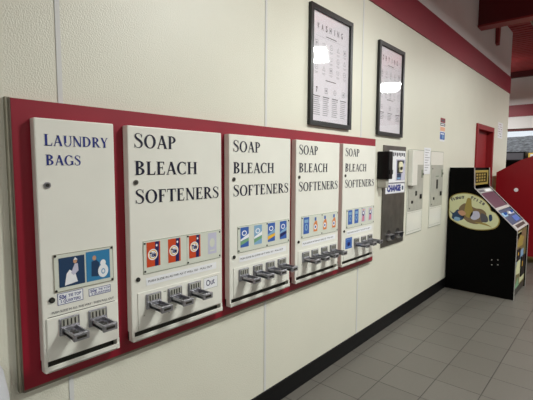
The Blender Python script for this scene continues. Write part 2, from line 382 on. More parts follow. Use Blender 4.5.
LL = ['behind the camera in the row nearer the left wall', 'second along the row nearer the left wall', 'third of the near row, just before the beam', 'last of the row nearer the left wall beyond the beam',
      'behind the camera in the row farther from the left wall', 'second along the row farther from the left wall', 'third of the far row, just before the beam', 'last of the row farther from the left wall beyond the beam', 'unseen, added round the corner to brighten the far wall']
for q, a in enumerate(LIGHTS): lamp(*a, 'white hanging fluorescent light, '+LL[q])

# ------------------------------------------------------------------ RED BOARD
b0, b1, bz0, bz1, BX = .479, 3.33, .745, 1.836, .030
bd = thing('backing_board', 'long crimson backing board on the wall carrying five white vending cabinets', 'board', (0, b0, bz0))
Lb, Hb = b1-b0, bz1-bz0
sub(bd, 'panel', MB().box(.0005, BX, .014, Lb, .008, Hb, 'red'), 'crimson panel')
e = MB(); e.box(.0005, .024, 0, .0138, 0, Hb+.003, 'edge'); e.box(.024, BX-.001, .009, .0138, 0, Hb, 'edged'); sub(bd, 'side_trim', e, 'bare beige side edge')
e = MB(); e.box(.0005, BX-.003, .014, Lb, -.004, .0078, 'edged'); sub(bd, 'bottom_trim', e, 'grey bottom edge')

# ------------------------------------------------------------------ VENDING CABINETS
CD = .04   # depth in front of the board
CZ0, CZ1 = .808, 1.770
CH = CZ1-CZ0
def body(mb, w_):
    # box with an open delivery slot across the bottom
    s0, s1 = .012, .040
    mb.box(0, CD, 0, w_, s1, CH, 'cab', bev=.004)
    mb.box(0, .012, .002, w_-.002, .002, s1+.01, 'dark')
    mb.box(.012, CD, 0, .012, .002, s1+.004, 'cab'); mb.box(.012, CD, w_-.012, w_, .002, s1+.004, 'cab')
def tray(mb, w_):
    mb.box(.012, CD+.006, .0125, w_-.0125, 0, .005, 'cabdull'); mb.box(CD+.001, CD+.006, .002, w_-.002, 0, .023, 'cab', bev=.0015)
def lock(parent, y, z, r=.010, k='screw', lab=None):
    b = MB(); b.cyl((CD, y, z), 'x', r, .005, k); b.cyl((CD+.005, y, z), 'x', r*.55, .002, 'dark'); sub(parent, 'lock', b, lab)
def slide(parent, y, z, n_insert=4, purple=False):
    """coin chute: face plate with the long push slide sticking out; y,z = plate lower left"""
    w_, h_ = .078, .070
    fp = MB(); fp.box(CD, CD+.012, y, y+w_, z, z+h_, 'chrome', bev=.003)
    fp.box(CD+.012, CD+.020, y+.004, y+w_-.004, z+.004, z+.034, 'chrome', bev=.002)
    o = sub(parent, 'coin_slide', fp)
    ins = MB(); ins.q(CD+.0125, y+.008, y+w_-.008, z+.037, z+.065, 'grayp')
    for a in range(n_insert): ins.box(CD+.0125, CD+.015, y+.014+a*.0145, y+.018+a*.0145, z+.039, z+.062, 'dark')
    sub(o, 'coin_insert', ins, 'pale insert with upright coin slots')
    tg = MB(); t0, t1 = y+.011, y+.067
    tg.box(CD+.020, CD+.105, t0, t1, z+.010, z+.019, 'chrome')
    tg.box(CD+.020, CD+.108, t0, t0+.006, z+.007, z+.031, 'chrome'); tg.box(CD+.020, CD+.108, t1-.006, t1, z+.007, z+.031, 'chrome')
    for a in range(3): tg.cyl((CD+.036+a*.024, (t0+t1)/2, z+.0185), 'z', .0115, .002, 'steeldark', 14)
    tg.box(CD+.102, CD+.114, t0-.002, t1+.002, z+.004, z+.033, 'chrome', bev=.003)
    tg.box(CD+.114, CD+.1145, t0+.010, t1-.010, z+.013, z+.023, 'steeldark')
    sub(o, 'push_slide', tg)
def screws(parent, pts, r=.0045):
    for y, z in pts: sub(parent, 'screw', MB().cyl((CD+.0025, y, z), 'x', r, .0025, 'screw', 10))
def panel_lines(mb, w_, left=.045, right=None):
    right = right or w_-.02; x = CD+.0008
    mb.q(x, left, right, .212, .2145, 'screw'); mb.q(x, left-.003, left-.0005, .045, .214, 'plateline'); mb.q(x, right, right+.002, .15, .214, 'screw')
def instr(mb, txt, y0, wd, z, k='ink'): text(mb, txt, CD+.0016, y0, z, .0085, wd, k, .01)

# cabinet 1: laundry bags
W1 = .304
c = thing('laundry_bag_dispenser', 'narrow white wall cabinet lettered LAUNDRY BAGS with two coin slides', 'vending machine', (BX, .552, CZ0))
bb = MB(); body(bb, W1); sub(c, 'cabinet_body', bb)
bb = MB(); tray(bb, W1); sub(c, 'delivery_tray', bb)
bb = MB(); bb.box(CD, CD+.006, .012, .297, .044, .212, 'cab', bev=.0025); panel_lines(bb, W1, .02, .285); sub(c, 'coin_panel', bb)
bb = MB(); word(bb, 'LAUNDRY', CD+.0012, .031, .862, .040, .247, 'blue', 1.06); word(bb, 'BAGS', CD+.0012, .034, .790, .038, .130, 'blue', 1.04)
sub(c, 'lettering', bb, 'blue serif capitals', recalc=False)
lock(c, .036, .716, .012, 'chrome', 'silver lock'); lock(c, .035, .279, .011)
pl = MB(); pl.box(CD, CD+.0025, .045, .285, .303, .452, 'plate'); pl.ring(CD+.0028, .045, .285, .303, .452, .003, 'edge')
p_ = sub(c, 'picture_plate', pl); screws(p_, [(.052, .445), (.278, .445), (.052, .310), (.278, .310)])
pc = MB(); x = CD+.0034; y = .064; z = .320
pc.q(x, y, y+.099, z, z+.115, 'slate'); pc.poly(x+.0004, [(y+.02, z+.005), (y+.07, z+.012), (y+.062, z+.045), (y+.04, z+.065), (y+.028, z+.05)], 'white')
pc.poly(x+.0005, [(y+.045, z+.05), (y+.055, z+.04), (y+.074, z+.055), (y+.072, z+.085), (y+.06, z+.085)], 'lilac'); pc.disc(x+.0006, y+.062, z+.096, .008, .010, 'skin', 12)
pc.poly(x+.0008, [(y+.056, z+.10), (y+.062, z+.111), (y+.072, z+.10)], 'white')
sub(p_, 'bag_picture', pc, 'dark blue picture of a person with a white bag', recalc=False)
pc = MB(); y = .169
pc.q(x, y, y+.100, z, z+.122, 'azure'); pc.poly(x+.0004, [(y+.02, z+.02), (y+.05, z+.015), (y+.055, z+.07), (y+.042, z+.085), (y+.022, z+.08)], 'slate')
pc.disc(x+.0005, y+.034, z+.094, .008, .010, 'skin', 12); pc.disc(x+.0006, y+.070, z+.035, .022, .028, 'white'); pc.disc(x+.0007, y+.070, z+.068, .012, .014, 'white', 12); pc.disc(x+.0008, y+.070, z+.033, .009, .012, 'sky', 12); pc.disc(x+.0010, y+.070, z+.033, .005, .007, 'white', 12)
sub(p_, 'bag_picture', pc, 'bright blue picture of a dark figure beside a white bag', recalc=False)
for (y, z, wd, hh) in ((.056, .252, .098, .046), (.177, .258, .093, .031)):
    lb = MB(); x = CD+.001; lb.q(x, y, y+wd, z, z+hh, 'white'); lb.ring(x+.0003, y, y+wd, z, z+hh, .002, 'blue')
    text(lb, '50¢', x+.0003, y+.006, z+hh*.48, hh*.36, .027, 'blue', .03); text(lb, 'TIE TOP', x+.0003, y+.040, z+hh*.55, hh*.25, .05, 'blue', .02); text(lb, '2 QUARTERS', x+.0003, y+.010, z+hh*.15, hh*.24, .078, 'blue', .02)
    sub(c, 'price_label', lb, 'white label with blue print', recalc=False)
ln = MB(); instr(ln, "PUSH SLIDE IN ALL THE WAY · THEN PULL OUT", .033, .25, .224); sub(c, 'instruction_line', ln, 'fine printed line', recalc=False)
for y in (.055, .169): slide(c, y, .132)

# cabinets 2..5: soap, bleach, softeners
PZ0, PZ1 = .327, .441
def pack_tide(mb, y, x):
    mb.q(x, y, y+.072, PZ0, PZ1, 'orange'); mb.poly(x+.0003, [(y+.042, PZ0), (y+.062, PZ0), (y+.066, PZ1), (y+.045, PZ1)], 'pnavy')
    cy, cz = y+.032, PZ0+.056
    mb.disc(x+.0005, cy, cz, .026, .026, 'white'); mb.disc(x+.0007, cy, cz, .021, .021, 'yellow'); mb.disc(x+.0009, cy, cz, .017, .017, 'white')
    text(mb, 'Tide', x+.0012, cy-.017, cz-.010, .021, .034, 'pnavy', .06)
    mb.disc(x+.0006, y+.053, PZ0+.096, .005, .006, 'white', 10)
def pack_blue(mb, y, x, a='pblue', b_='green', c_='white', wd=.068):
    mb.q(x, y, y+wd, PZ0, PZ1, a); mb.poly(x+.0003, [(y, PZ0+.012), (y+wd, PZ0+.032), (y+wd, PZ0+.050), (y, PZ0+.034)], b_)
    mb.poly(x+.0004, [(y, PZ0+.036), (y+wd, PZ0+.052), (y+wd, PZ0+.074), (y, PZ0+.046)], c_)
    mb.disc(x+.0005, y+wd*.45, PZ0+.080, wd*.30, .016, 'white', 14); mb.disc(x+.0006, y+wd*.45, PZ0+.080, wd*.2, .010, a, 12)
def pack_bottle(mb, y, x, a='amber', b_='pblue', bg='plate'):
    mb.q(x, y, y+.068, PZ0, PZ1, bg); mb.poly(x+.0003, [(y+.010, PZ0+.004), (y+.056, PZ0+.004), (y+.060, PZ0+.045), (y+.050, PZ0+.078), (y+.034, PZ0+.080), (y+.012, PZ0+.060)], a)
    mb.q(x+.0004, y+.022, y+.044, PZ0+.080, PZ0+.104, b_); mb.disc(x+.0005, y+.032, PZ0+.036, .017, .019, 'white', 14); mb.disc(x+.0006, y+.032, PZ0+.036, .009, .010, b_, 12)
def pack_stripe(mb, y, x, a='pblue', wd=.066):
    mb.q(x, y, y+wd, PZ0, PZ1, a); mb.q(x+.0003, y+.01, y+wd-.01, PZ0+.076, PZ0+.098, 'sky'); mb.disc(x+.0004, y+wd/2, PZ0+.045, .018, .024, 'sky', 14); mb.disc(x+.0005, y+wd/2, PZ0+.045, .009, .014, a, 12)
def pack_pink(mb, y, x, flip=False):
    mb.q(x, y, y+.068, PZ0, PZ1, 'lilac'); mb.poly(x+.0003, [(y+.004, PZ0+.006), (y+.05, PZ0+.006), (y+.05, PZ0+.05), (y+.02, PZ0+.06)], 'pink')
    mb.disc(x+.0004, y+.030, PZ0+.070, .020, .022, 'pnavy', 14); mb.disc(x+.0005, y+.030, PZ0+.074, .012, .012, 'white', 12); mb.q(x+.0005, y+.018, y+.052, PZ0+.094, PZ0+.106, 'peach')
W2 = .542
LABS = ['wide white soap vending cabinet with orange detergent pictures and three coin slides',
        'wide white soap vending cabinet, middle one, with light blue packet pictures and four coin slides',
        'wide white soap vending cabinet with orange bottle pictures and one blue packet picture',
        'wide white soap vending cabinet with a blue sticker, at right end of board']
def soap_cab(idx, y0, packs, slides, extra=None, split=None):
    c = thing('soap_dispenser', LABS[idx], 'vending machine', (BX, y0, CZ0), 'soap vending cabinets on the red board')
    bb = MB(); body(bb, W2); sub(c, 'cabinet_body', bb)
    bb = MB(); tray(bb, W2); sub(c, 'delivery_tray', bb)
    bb = MB(); bb.box(CD, CD+.003, .030, .528, .046, .218, 'cab', bev=.0012); panel_lines(bb, W2, .045, .515)
    for q in range(10): # scuffs
        yy = random.uniform(.06, .5); zz = random.uniform(.05, .20); bb.disc(CD+.0033, yy, zz, random.uniform(.002, .006), random.uniform(.0015, .003), 'plateline', 7)
    sub(c, 'coin_panel', bb)
    bb = MB(); x = CD+.0012
    word(bb, 'SOAP', x, .030, .867, .060, .222, 'navy', 1.06); word(bb, 'BLEACH', x, .030, .748, .060, .347, 'navy', 1.04); word(bb, 'SOFTENERS', x, .030, .621, .060, .492, 'navy', 1.06)
    sub(c, 'lettering', bb, 'navy serif capitals', recalc=False)
    lock(c, .034, .716, .011, 'steel'); lock(c, .034, .281, .010)
    pl = MB(); pl.box(CD, CD+.0025, .062, .530, .298, .450, 'plate'); pl.ring(CD+.0028, .062, .530, .298, .450, .0022, 'plateline')
    if split: pl.q(CD+.0028, split, split+.002, .30, .45, 'plateline')
    p_ = sub(c, 'window_plate', pl)
    screws(p_, [(.070, .438), (.070, .310), (.523, .438), (.523, .310), (.312, .440), (.312, .308)])
    for fn, y in packs:
        mb = MB(); fn(mb, y, CD+.0034); sub(p_, 'product_picture', mb, recalc=False)
    ln = MB(); ln.q(CD+.001, .075, .500, .243, .278, 'white'); text(ln, 'PUSH SLIDE IN AS FAR AS IT WILL GO · PULL OUT', CD+.0016, .085, .256, .010, .385, 'ink', .01)
    sub(c, 'instruction_strip', ln, 'white strip with fine print', recalc=False)
    for y in slides: slide(c, y, .134)
    if extra: extra(c)
    return c
def faded(mb, y, x):
    mb.q(x, y, y+.058, PZ0+.002, PZ1-.002, 'lilac'); mb.disc(x+.0003, y+.028, PZ0+.06, .018, .024, 'plate', 14); mb.q(x+.0003, y+.012, y+.045, PZ0+.015, PZ0+.022, 'plate')
def out_label(c):
    mb = MB(); mb.q(CD+.0036, .410, .505, .145, .206, 'white'); mb.ring(CD+.0038, .410, .505, .145, .206, .0015, 'plateline')
    text(mb, 'Out', CD+.0040, .428, .160, .032, .058, 'pnavy', .01, rot=.12); sub(c, 'handwritten_label', mb, 'white label handwritten Out', recalc=False)
def blue_sticker(c):
    mb = MB(); mb.q(CD+.0036, .052, .158, .135, .222, 'pblue'); mb.ring(CD+.0038, .062, .148, .145, .212, .003, 'sky'); mb.disc(CD+.0040, .105, .172, .022, .016, 'pnavy', 12)
    sub(c, 'blue_sticker', mb, 'blue square sticker', recalc=False)
soap_cab(0, .918, [(pack_tide, .079), (pack_tide, .195), (pack_tide, .319), (faded, .442)], [.070, .189, .308], out_label, split=.305)
soap_cab(1, 1.516, [(lambda m, y, x: pack_blue(m, y, x, 'pblue', 'green', 'white'), .083), (lambda m, y, x: pack_blue(m, y, x, 'sky', 'green', 'white'), .197), (lambda m, y, x: pack_blue(m, y, x, 'pblue', 'yellow', 'sky'), .319), (lambda m, y, x: pack_blue(m, y, x, 'pblue', 'pnavy', 'sky'), .435)], [.068, .187, .302, .415])
soap_cab(2, 2.118, [(pack_stripe, .086), (pack_bottle, .196), (pack_bottle, .317), (pack_bottle, .440)], [.073, .184, .305, .423])
soap_cab(3, 2.715, [(pack_stripe, .087), (pack_stripe, .189), (pack_pink, .307), (pack_pink, .431)], [.188, .309, .423], blue_sticker)

# ------------------------------------------------------------------ FRAMED POSTERS
def icon(mb, kind, x, cy, cz, r):
    if kind == 0:   # wash basin
        mb.poly(x, [(cy-r, cz+r*.6), (cy-r*.8, cz-r*.7), (cy+r*.8, cz-r*.7), (cy+r, cz+r*.6)], 'inkl'); mb.poly(x+.0002, [(cy-r*.84, cz+r*.5), (cy-r*.68, cz-r*.55), (cy+r*.68, cz-r*.55), (cy+r*.84, cz+r*.5)], 'paper')
        mb.disc(x+.0003, cy, cz, r*.15, r*.15, 'ink', 8)
    elif kind == 1: mb.disc(x, cy, cz, r, r, 'inkl', 14); mb.disc(x+.0002, cy, cz, r*.82, r*.82, 'paper', 14); mb.q(x+.0003, cy-r*.5, cy+r*.5, cz-r*.08, cz+r*.08, 'inkl')
    elif kind == 2: mb.poly(x, [(cy-r, cz-r*.8), (cy+r, cz-r*.8), (cy, cz+r)], 'inkl'); mb.poly(x+.0002, [(cy-r*.7, cz-r*.62), (cy+r*.7, cz-r*.62), (cy, cz+r*.66)], 'paper')
    else: mb.ring(x, cy-r, cy+r, cz-r, cz+r, r*.16, 'inkl'); mb.disc(x, cy, cz, r*.5, r*.5, 'inkl', 12)
def poster(y0, y1, z0, z1, title, label, kind):
    Wd, H = y1-y0, z1-z0; fwid = .032; dp = .026
    t = thing('framed_poster', label, 'poster', (.0005, y0, z0), 'framed laundry posters above the board')
    fr = MB(); fr.prism([(0, 0), (Wd, 0), (Wd, fwid), (0, fwid)], 'x', 0, dp, 'frame'); fr.prism([(0, H-fwid), (Wd, H-fwid), (Wd, H), (0, H)], 'x', 0, dp, 'frame')
    fr.box(0, dp, 0, fwid, fwid, H-fwid, 'frame'); fr.box(0, dp, Wd-fwid, Wd, fwid, H-fwid, 'frame'); sub(t, 'frame', fr)
    sub(t, 'poster_sheet', MB().box(.002, .006, fwid, Wd-fwid, fwid, H-fwid, 'paper'))
    pr = MB(); x = .0066; iw = Wd-2*fwid
    n = len(title); cw = iw*.74/n
    for a, ch in enumerate(title): text(pr, ch, x, fwid+iw*.13+a*cw+(.012 if ch == 'I' else 0), H*.82, H*.050, cw*(.12 if ch == 'I' else .46), 'ink', .02)
    pr.q(x, fwid+iw*.36, fwid+iw*.64, H*.775, H*.782, 'ink'); pr.q(x, fwid+iw*.1, fwid+iw*.9, H*.762, H*.7635, 'inkl')
    rows = [(.70, 5), (.60, 5), (.50, 5)] if kind == 0 else [(.69, 5), (.575, 5), (.47, 5)]
    for rz, nn in rows:
        for a in range(nn):
            cy = fwid+iw*(.12+.76*a/(nn-1)); icon(pr, (a+int(rz*10)+kind) % 4, x, cy, H*rz, .020)
            pr.q(x, cy-.022, cy+.022, H*rz-.036, H*rz-.033, 'inkl'); pr.q(x, cy-.016, cy+.016, H*rz-.044, H*rz-.0415, 'inkl')
    zz = .40
    pr.q(x, fwid+iw*.36, fwid+iw*.64, H*zz, H*(zz+.007), 'ink')
    cols = 4 if kind == 0 else 3
    for a in range(cols):
        cy = fwid+iw*((.14+.72*a/(cols-1)) if cols > 1 else .5); cz = H*(zz-.085)
        if a == 0 and kind == 0: text(pr, '7', x, cy-.012, cz-.02, .036, .022, 'ink', .05)
        else: icon(pr, (a*2+1) % 4, x, cy, cz, .020)
        wd = iw*.17 if cols == 4 else iw*.2
        pr.q(x, cy-wd/2, cy+wd/2, cz-.052, cz-.046, 'ink')
        for l in range(9 if kind == 0 else 4):
            pr.q(x, cy-wd/2, cy-wd/2+wd*random.uniform(.75, 1), cz-.066-l*.0145, cz-.061-l*.0145, 'inkl')
    sub(t, 'print', pr, recalc=False)
    sub(t, 'glass_pane', MB().box(.014, .0165, fwid, Wd-fwid, fwid, H-fwid, 'glass'))
poster(2.335, 2.905, 1.888, 2.715, 'WASHING', 'black framed WASHING poster under glass, nearer the camera of the two', 0)
poster(3.380, 3.925, 1.880, 2.704, 'DRYING', 'black framed DRYING poster under glass, farther of the two', 1)

# ------------------------------------------------------------------ CHANGE MACHINE
cy0, cz0 = 3.545, .827
t = thing('change_machine', 'tall steel CHANGE machine plate with black bill acceptor right of the red board', 'change machine', (.0005, cy0, cz0))
sub(t, 'steel_plate', MB().box(0, .012, 0, .510, 0, .968, 'steel', bev=.003))
f = MB(); x = .0125; f.q(x, .115, .500, .600, .925, 'white'); f.q(x, .05, .500, .508, .612, 'white'); f.ring(x+.0003, .055, .497, .512, .605, .003, 'lilac')
text(f, 'CHANGE', x+.0006, .085, .530, .062, .315, 'blue', .07); f.q(x+.0006, .43, .468, .535, .575, 'slate')
for q in range(7): f.q(x+.0006, .20+q*.042, .226+q*.042, .868+.008*(q % 2), .905, 'navy')
f.q(x+.0004, .275, .495, .63, .84, 'lilac'); f.q(x+.0006, .30, .40, .638, .70, 'slate'); f.q(x+.0007, .31, .39, .645, .66, 'sky')
f.q(x+.0006, .33, .47, .80, .83, 'slate')
sub(t, 'face_sticker', f, 'white face sticker lettered CHANGE in blue', recalc=False)
f = MB(); f.box(.013, .022, .300, .420, .705, .83, 'steeldark', bev=.004); f.cyl((.022, .355, .775), 'x', .042, .012, 'ivory', 20); f.box(.022, .034, .325, .385, .715, .765, 'ivory'); sub(t, 'coin_return', f, 'ivory round insert')
for y in (.15, .36):
    f = MB(); n = 14
    f.add([(.012, y+.055*math.cos(math.pi*a/n+math.pi), .100+.055*math.sin(math.pi*a/n+math.pi)) for a in range(n+1)]+[(.055, y+.055*math.cos(math.pi*a/n+math.pi), .108+.045*math.sin(math.pi*a/n+math.pi)) for a in range(n+1)],
          [(a, a+1, n+2+a, n+1+a) for a in range(n)], 'chrome'); f.cyl((.0125, y, .104), 'x', .05, .001, 'steeldark', 20); f.box(.012, .05, y-.06, y+.06, .108, .113, 'chrome')
    sub(t, 'coin_cup', f, recalc=True)
f = MB(); f.box(.0005, .115, -.115, -.030, .655, .905, 'blackp', bev=.008); f.box(.115, .122, -.105, -.04, .70, .74, 'blackp'); f.box(.013, .070, -.029, .045, .70, .885, 'blackp', bev=.005)
a = sub(t, 'bill_acceptor', f, 'black bill acceptor box')
f = MB(); f.box(.0005, .09, -.105, -.05, .575, .655, 'grayp', bev=.01); sub(a, 'bezel', f, 'grey lower bezel')
f = MB(); [f.box(.0705, .073, -.02, .038, .72+.035*q, .735+.035*q, 'grayp') for q in range(4)]; sub(a, 'note_slot', f, 'pale note guides')

# ------------------------------------------------------------------ CARD TERMINALS
def terminal(y0, label, boxed):
    t = thing('wall_coin_unit', label, 'wall unit', (.0005, y0, .872), 'pale wall units right of the change machine')
    f = MB(); f.box(0, .006, 0, .440, 0, .905, 'cab', bev=.002); f.ring(.0063, 0, .440, 0, .905, .005, 'plateline'); f.ring(.0063, .02, .42, .03, .23, .002, 'plateline'); sub(t, 'backing_door', f)
    g = MB(); g.box(.0065, .012, .02, .435, .250, .745, 'grayp', bev=.002)
    p_ = sub(t, 'steel_faceplate', g)
    d = MB(); x = .0125
    if not boxed: d.box(.0125, .018, .20, .245, .46, .57, 'dark'); d.q(x, .17, .28, .60, .615, 'plateline')
    d.box(.0125, .018, .21, .245, .41, .46, 'dark') if boxed else None
    d.box(.0125, .020, .34, .385, .37, .42, 'blackp'); d.box(.0125, .018, .105, .14, .33, .36, 'blackp'); d.cyl((.0125, .41, .64), 'x', .014, .006, 'screw', 12); d.box(.0125, .015, .37, .415, .60, .69, 'plateline')
    d.cyl((.0125, .055, .70), 'x', .008, .003, 'screw', 10); d.cyl((.0125, .055, .28), 'x', .008, .003, 'screw', 10)
    sub(p_, 'slots', d, 'black slots')
    if boxed:
        f = MB(); f.box(.0065, .055, 0, .14, .525, .895, 'cab', bev=.006); sub(t, 'white_cover_box', f, 'tall white cover box')
terminal(4.135, 'pale wall unit with a tall white cover box, beside the change machine', True)
terminal(4.800, 'pale wall unit with open grey faceplate, nearer the arcade cabinet', False)
# notices
def notice(name, label, y0, y1, z0, z1, paint, cat='notice'):
    f = MB(); f.box(.0005, .0015, 0, y1-y0, 0, z1-z0, 'white'); paint(f, .0018, y1-y0, z1-z0)
    tag(f.build(name, loc=(0.003 if name == 'paper_notice' else 0, y0, z0)), label, cat)
def pn1(f, x, w_, h_):
    for q in range(9): f.q(x, .03, w_-.03-.03*(q % 3), h_*(.9-.095*q), h_*(.925-.095*q), 'inkl')
notice('paper_notice', 'narrow white paper notice between the two pale wall units', 4.585, 4.790, 1.51, 1.81, pn1)
def pn2(f, x, w_, h_):
    f.q(x, 0, w_, h_*.80, h_, 'stripe'); f.q(x, .0, w_, h_*.66, h_*.78, 'ink'); f.q(x+.0003, .02, w_-.02, h_*.70, h_*.74, 'white'); f.q(x+.0003, .03, w_-.03, h_*.86, h_*.93, 'ink')
    f.q(x, .0, w_, h_*.44, h_*.62, 'peach'); f.q(x, 0, w_, h_*.08, h_*.40, 'pblue'); f.q(x+.0003, .02, w_-.03, h_*.30, h_*.35, 'white'); f.disc(x+.0004, w_*.6, h_*.2, .03, .025, 'sky', 10)
notice('advert_notice', 'small colourful notice, red above blue, high on the wall over the pale wall units', 5.095, 5.270, 1.905, 2.187, pn2)
def pn3(f, x, w_, h_):
    for q in range(6):
        for r in range(5):
            if (q*3+r*5) % 4: f.q(x, .03+r*.062, .075+r*.062-(.01 if q % 2 else 0), h_*(.86-.15*q), h_*(.90-.15*q), 'stripe' if q < 4 else 'ink')
notice('rules_notice', 'white notice with red lines on the wall just beyond the red door', 8.13, 8.50, 2.11, 2.385, pn3)

# ------------------------------------------------------------------ ARCADE CABINET
AY, AW = 5.50, .79
t = thing('arcade_machine', 'black arcade machine with a cream Fishing oval on its side standing against the wall', 'arcade machine', (.028, AY, 0))
X = lambda x: x-.028
FX = lambda x: X(x+.019)
side = [(X(.013), .0), (X(.797), .0), (X(.797), .834), (X(.312), 1.327), (X(.302), 1.345), (X(.298), 1.585), (X(.010), 1.585)]
for yy, nm in ((0, 'side_panel'), (AW-.02, 'side_panel')):
    f = MB(); f.prism(side, 'y', yy, yy+.02, 'black'); sub(t, nm, f)
f = MB(); f.box(X(.03), X(.05), .021, AW-.021, .02, 1.57, 'black'); f.box(X(.05), X(.265), .021, AW-.021, 1.55, 1.585, 'black'); f.box(X(.05), X(.74), .021, AW-.021, .02, .06, 'black'); sub(t, 'carcass', f)
# edge moulding on both sides
def mould(y):
    f = MB(); P = [side[1], side[2], side[3], side[5]]
    for a, c in zip(P[:-1], P[1:]):
        d = Vector((c[0]-a[0], c[1]-a[1])).normalized(); n_ = Vector((d.y, -d.x))*.006
        f.prism([(a[0], a[1]), (c[0], c[1]), (c[0]+n_.x, c[1]+n_.y), (a[0]+n_.x, a[1]+n_.y)], 'y', y-.002, y+.022, 'silver')
    sub(t, 'edge_moulding', f, 'silver edge moulding')
mould(0); mould(AW-.02)
# marquee
f = MB(); f.box(X(.265), X(.293), .021, AW-.021, 1.36, 1.55, 'gold', bev=.003)
for z0_, z1_, k in ((1.39, 1.52, 'black'),): f.box(X(.293), X(.295), .10, AW-.10, z0_, z1_, k)
mq = sub(t, 'marquee', f, 'gold marquee with dark centre')
f = MB()
for r in range(3):
    for q in range(4): f.q(X(.2955), .14+q*.125, .225+q*.125, 1.405+r*.038, 1.43+r*.038, 'gold')
sub(mq, 'marquee_print', f, recalc=False)
# sloping playfield under its bezel, as a frame of local coordinates on the 45 degree slope
A = Vector((side[3][0], 0, side[3][1])); B = Vector((side[2][0], 0, side[2][1])); L = (B-A).length; D = (B-A).normalized(); N = Vector((-D.z, 0, D.x))
if N.z < 0: N = -N
def slab(mb, s0, s1, y0, y1, h0, h1, k):
    vs_ = [tuple(A+D*s+N*h+Vector((0, y, 0))) for s in (s0, s1) for y in (y0, y1) for h in (h0, h1)]
    mb.add(vs_, [(0, 1, 3, 2), (4, 6, 7, 5), (0, 4, 5, 1), (2, 3, 7, 6), (0, 2, 6, 4), (1, 5, 7, 3)], k)
f = MB(); slab(f, 0, L, .021, AW-.021, -.03, -.012, 'blackp'); pf = sub(t, 'playfield', f)
f = MB(); slab(f, .02, .085, .03, AW-.03, -.012, -.006, 'silver'); slab(f, .035, .07, .10, .35, -.006, -.003, 'ink'); slab(f, .035, .07, .42, .68, -.006, -.003, 'white'); sub(pf, 'speaker_strip', f, 'silver strip')
f = MB(); slab(f, .09, .33, .03, AW-.03, -.012, -.005, 'mauve'); sub(pf, 'screen', f, 'mauve screen')
f = MB(); slab(f, .335, .375, .03, AW-.03, -.012, .004, 'silver'); sub(pf, 'screen_bar', f, 'silver bar')
f = MB(); slab(f, .38, L-.09, .03, AW-.03, -.012, -.004, 'slate'); slab(f, .42, .48, .08, .30, -.004, -.001, 'sky'); slab(f, .50, .58, .40, .70, -.004, -.001, 'pblue'); slab(f, .44, .47, .45, .7, -.004, -.001, 'lilac'); cp = sub(pf, 'control_panel', f, 'blue grey control panel')
f = MB(); slab(f, L-.088, L-.004, .03, AW-.03, -.012, .006, 'silver'); slab(f, L-.07, L-.03, .12, .66, .006, .009, 'steeldark'); sub(pf, 'control_rail', f, 'silver control rail')
for y in (.2, .39, .58):
    f = MB(); c_ = A+D*.45+Vector((0, y, 0)); f.cyl((c_.x, c_.y, c_.z-.004), 'z', .02, .03, 'pblue' if y != .39 else 'white', 14); sub(cp, 'push_button', f)
# front
f = MB(); f.box(FX(.745), FX(.765), .021, AW-.021, .02, .825, 'olive'); fp = sub(t, 'front_panel', f, 'olive gold printed front')
f = MB(); x = FX(.7655)
f.q(x, .05, .73, .60, .79, 'brown'); f.q(x, .05, .40, .72, .80, 'cream'); f.poly(x+.0005, [(.1, .62), (.5, .60), (.6, .70), (.3, .76)], 'gold'); f.q(x, .08, .6, .40, .55, 'sky'); f.poly(x+.0005, [(.1, .28), (.45, .25), (.6, .4), (.2, .45)], 'cream'); f.q(x, .4, .72, .12, .3, 'cream'); f.poly(x+.0004, [(.05, .1), (.4, .08), (.3, .22)], 'green')
sub(fp, 'front_print', f, recalc=False)
for y, z, w_, h_, nm in ((.10, .45, .22, .14, 'ticket_door'), (.42, .20, .26, .26, 'coin_door')):
    f = MB(); f.box(FX(.766), FX(.778), y, y+w_, z, z+h_, 'blackp', bev=.003); f.box(FX(.778), FX(.781), y+.05, y+.08, z+h_*.5, z+h_*.75, 'yellow'); sub(fp, nm, f, 'black door')
f = MB(); f.box(FX(.766), FX(.772), .06, .70, .03, .10, 'steeldark'); sub(fp, 'kick_plate', f)
# oval side art
ov = [(-.035, 1.07), (-.022, 1.178), (.054, 1.242), (.162, 1.266), (.268, 1.252), (.373, 1.201), (.448, 1.116), (.47, 1.061), (.521, 1.031), (.564, .957), (.548, .878), (.491, .834), (.371, .808), (.245, .813), (.114, .858), (.012, .92), (-.026, 1.0)]
ov = [(X(max(x, -.01)*1.03+.030), z) for x, z in ov]
def smooth_loop(P, n=4):
    out = []
    for a in range(len(P)):
        p0, p1, p2, p3 = [Vector(P[(a+q) % len(P)]) for q in (-1, 0, 1, 2)]
        for s in range(n):
            u = s/n; out.append(tuple(.5*((2*p1)+(-p0+p2)*u+(2*p0-5*p1+4*p2-p3)*u*u+(-p0+3*p1-3*p2+p3)*u**3)))
    return out
ov = smooth_loop(ov)
art = MB()
def ap(pts, k, d): art.add([(px, -d, pz) for px, pz in pts], [list(range(len(pts)))], k)
cx_, cz_ = X(.27), 1.03
ap(ov, 'gold', .0008); ap([(cx_+(a-cx_)*.965, cz_+(b_-cz_)*.955) for a, b_ in ov], 'cream', .0016)
so = lambda pts: smooth_loop([(X(a+.03), b_) for a, b_ in pts], 3)
ap(so([(-.005, 1.03), (.05, 1.0), (.10, 1.05), (.17, 1.0), (.17, .93), (.10, .905), (.03, .93), (.035, .98)]), 'slate', .0024)
ap(so([(.07, .95), (.13, .94), (.12, .90), (.06, .91)]), 'sky', .0030)
ap(so([(.11, 1.06), (.17, 1.13), (.23, 1.12), (.30, 1.08), (.38, 1.07), (.43, 1.02), (.42, .93), (.33, .88), (.22, .90), (.15, .97)]), 'brown', .0024)
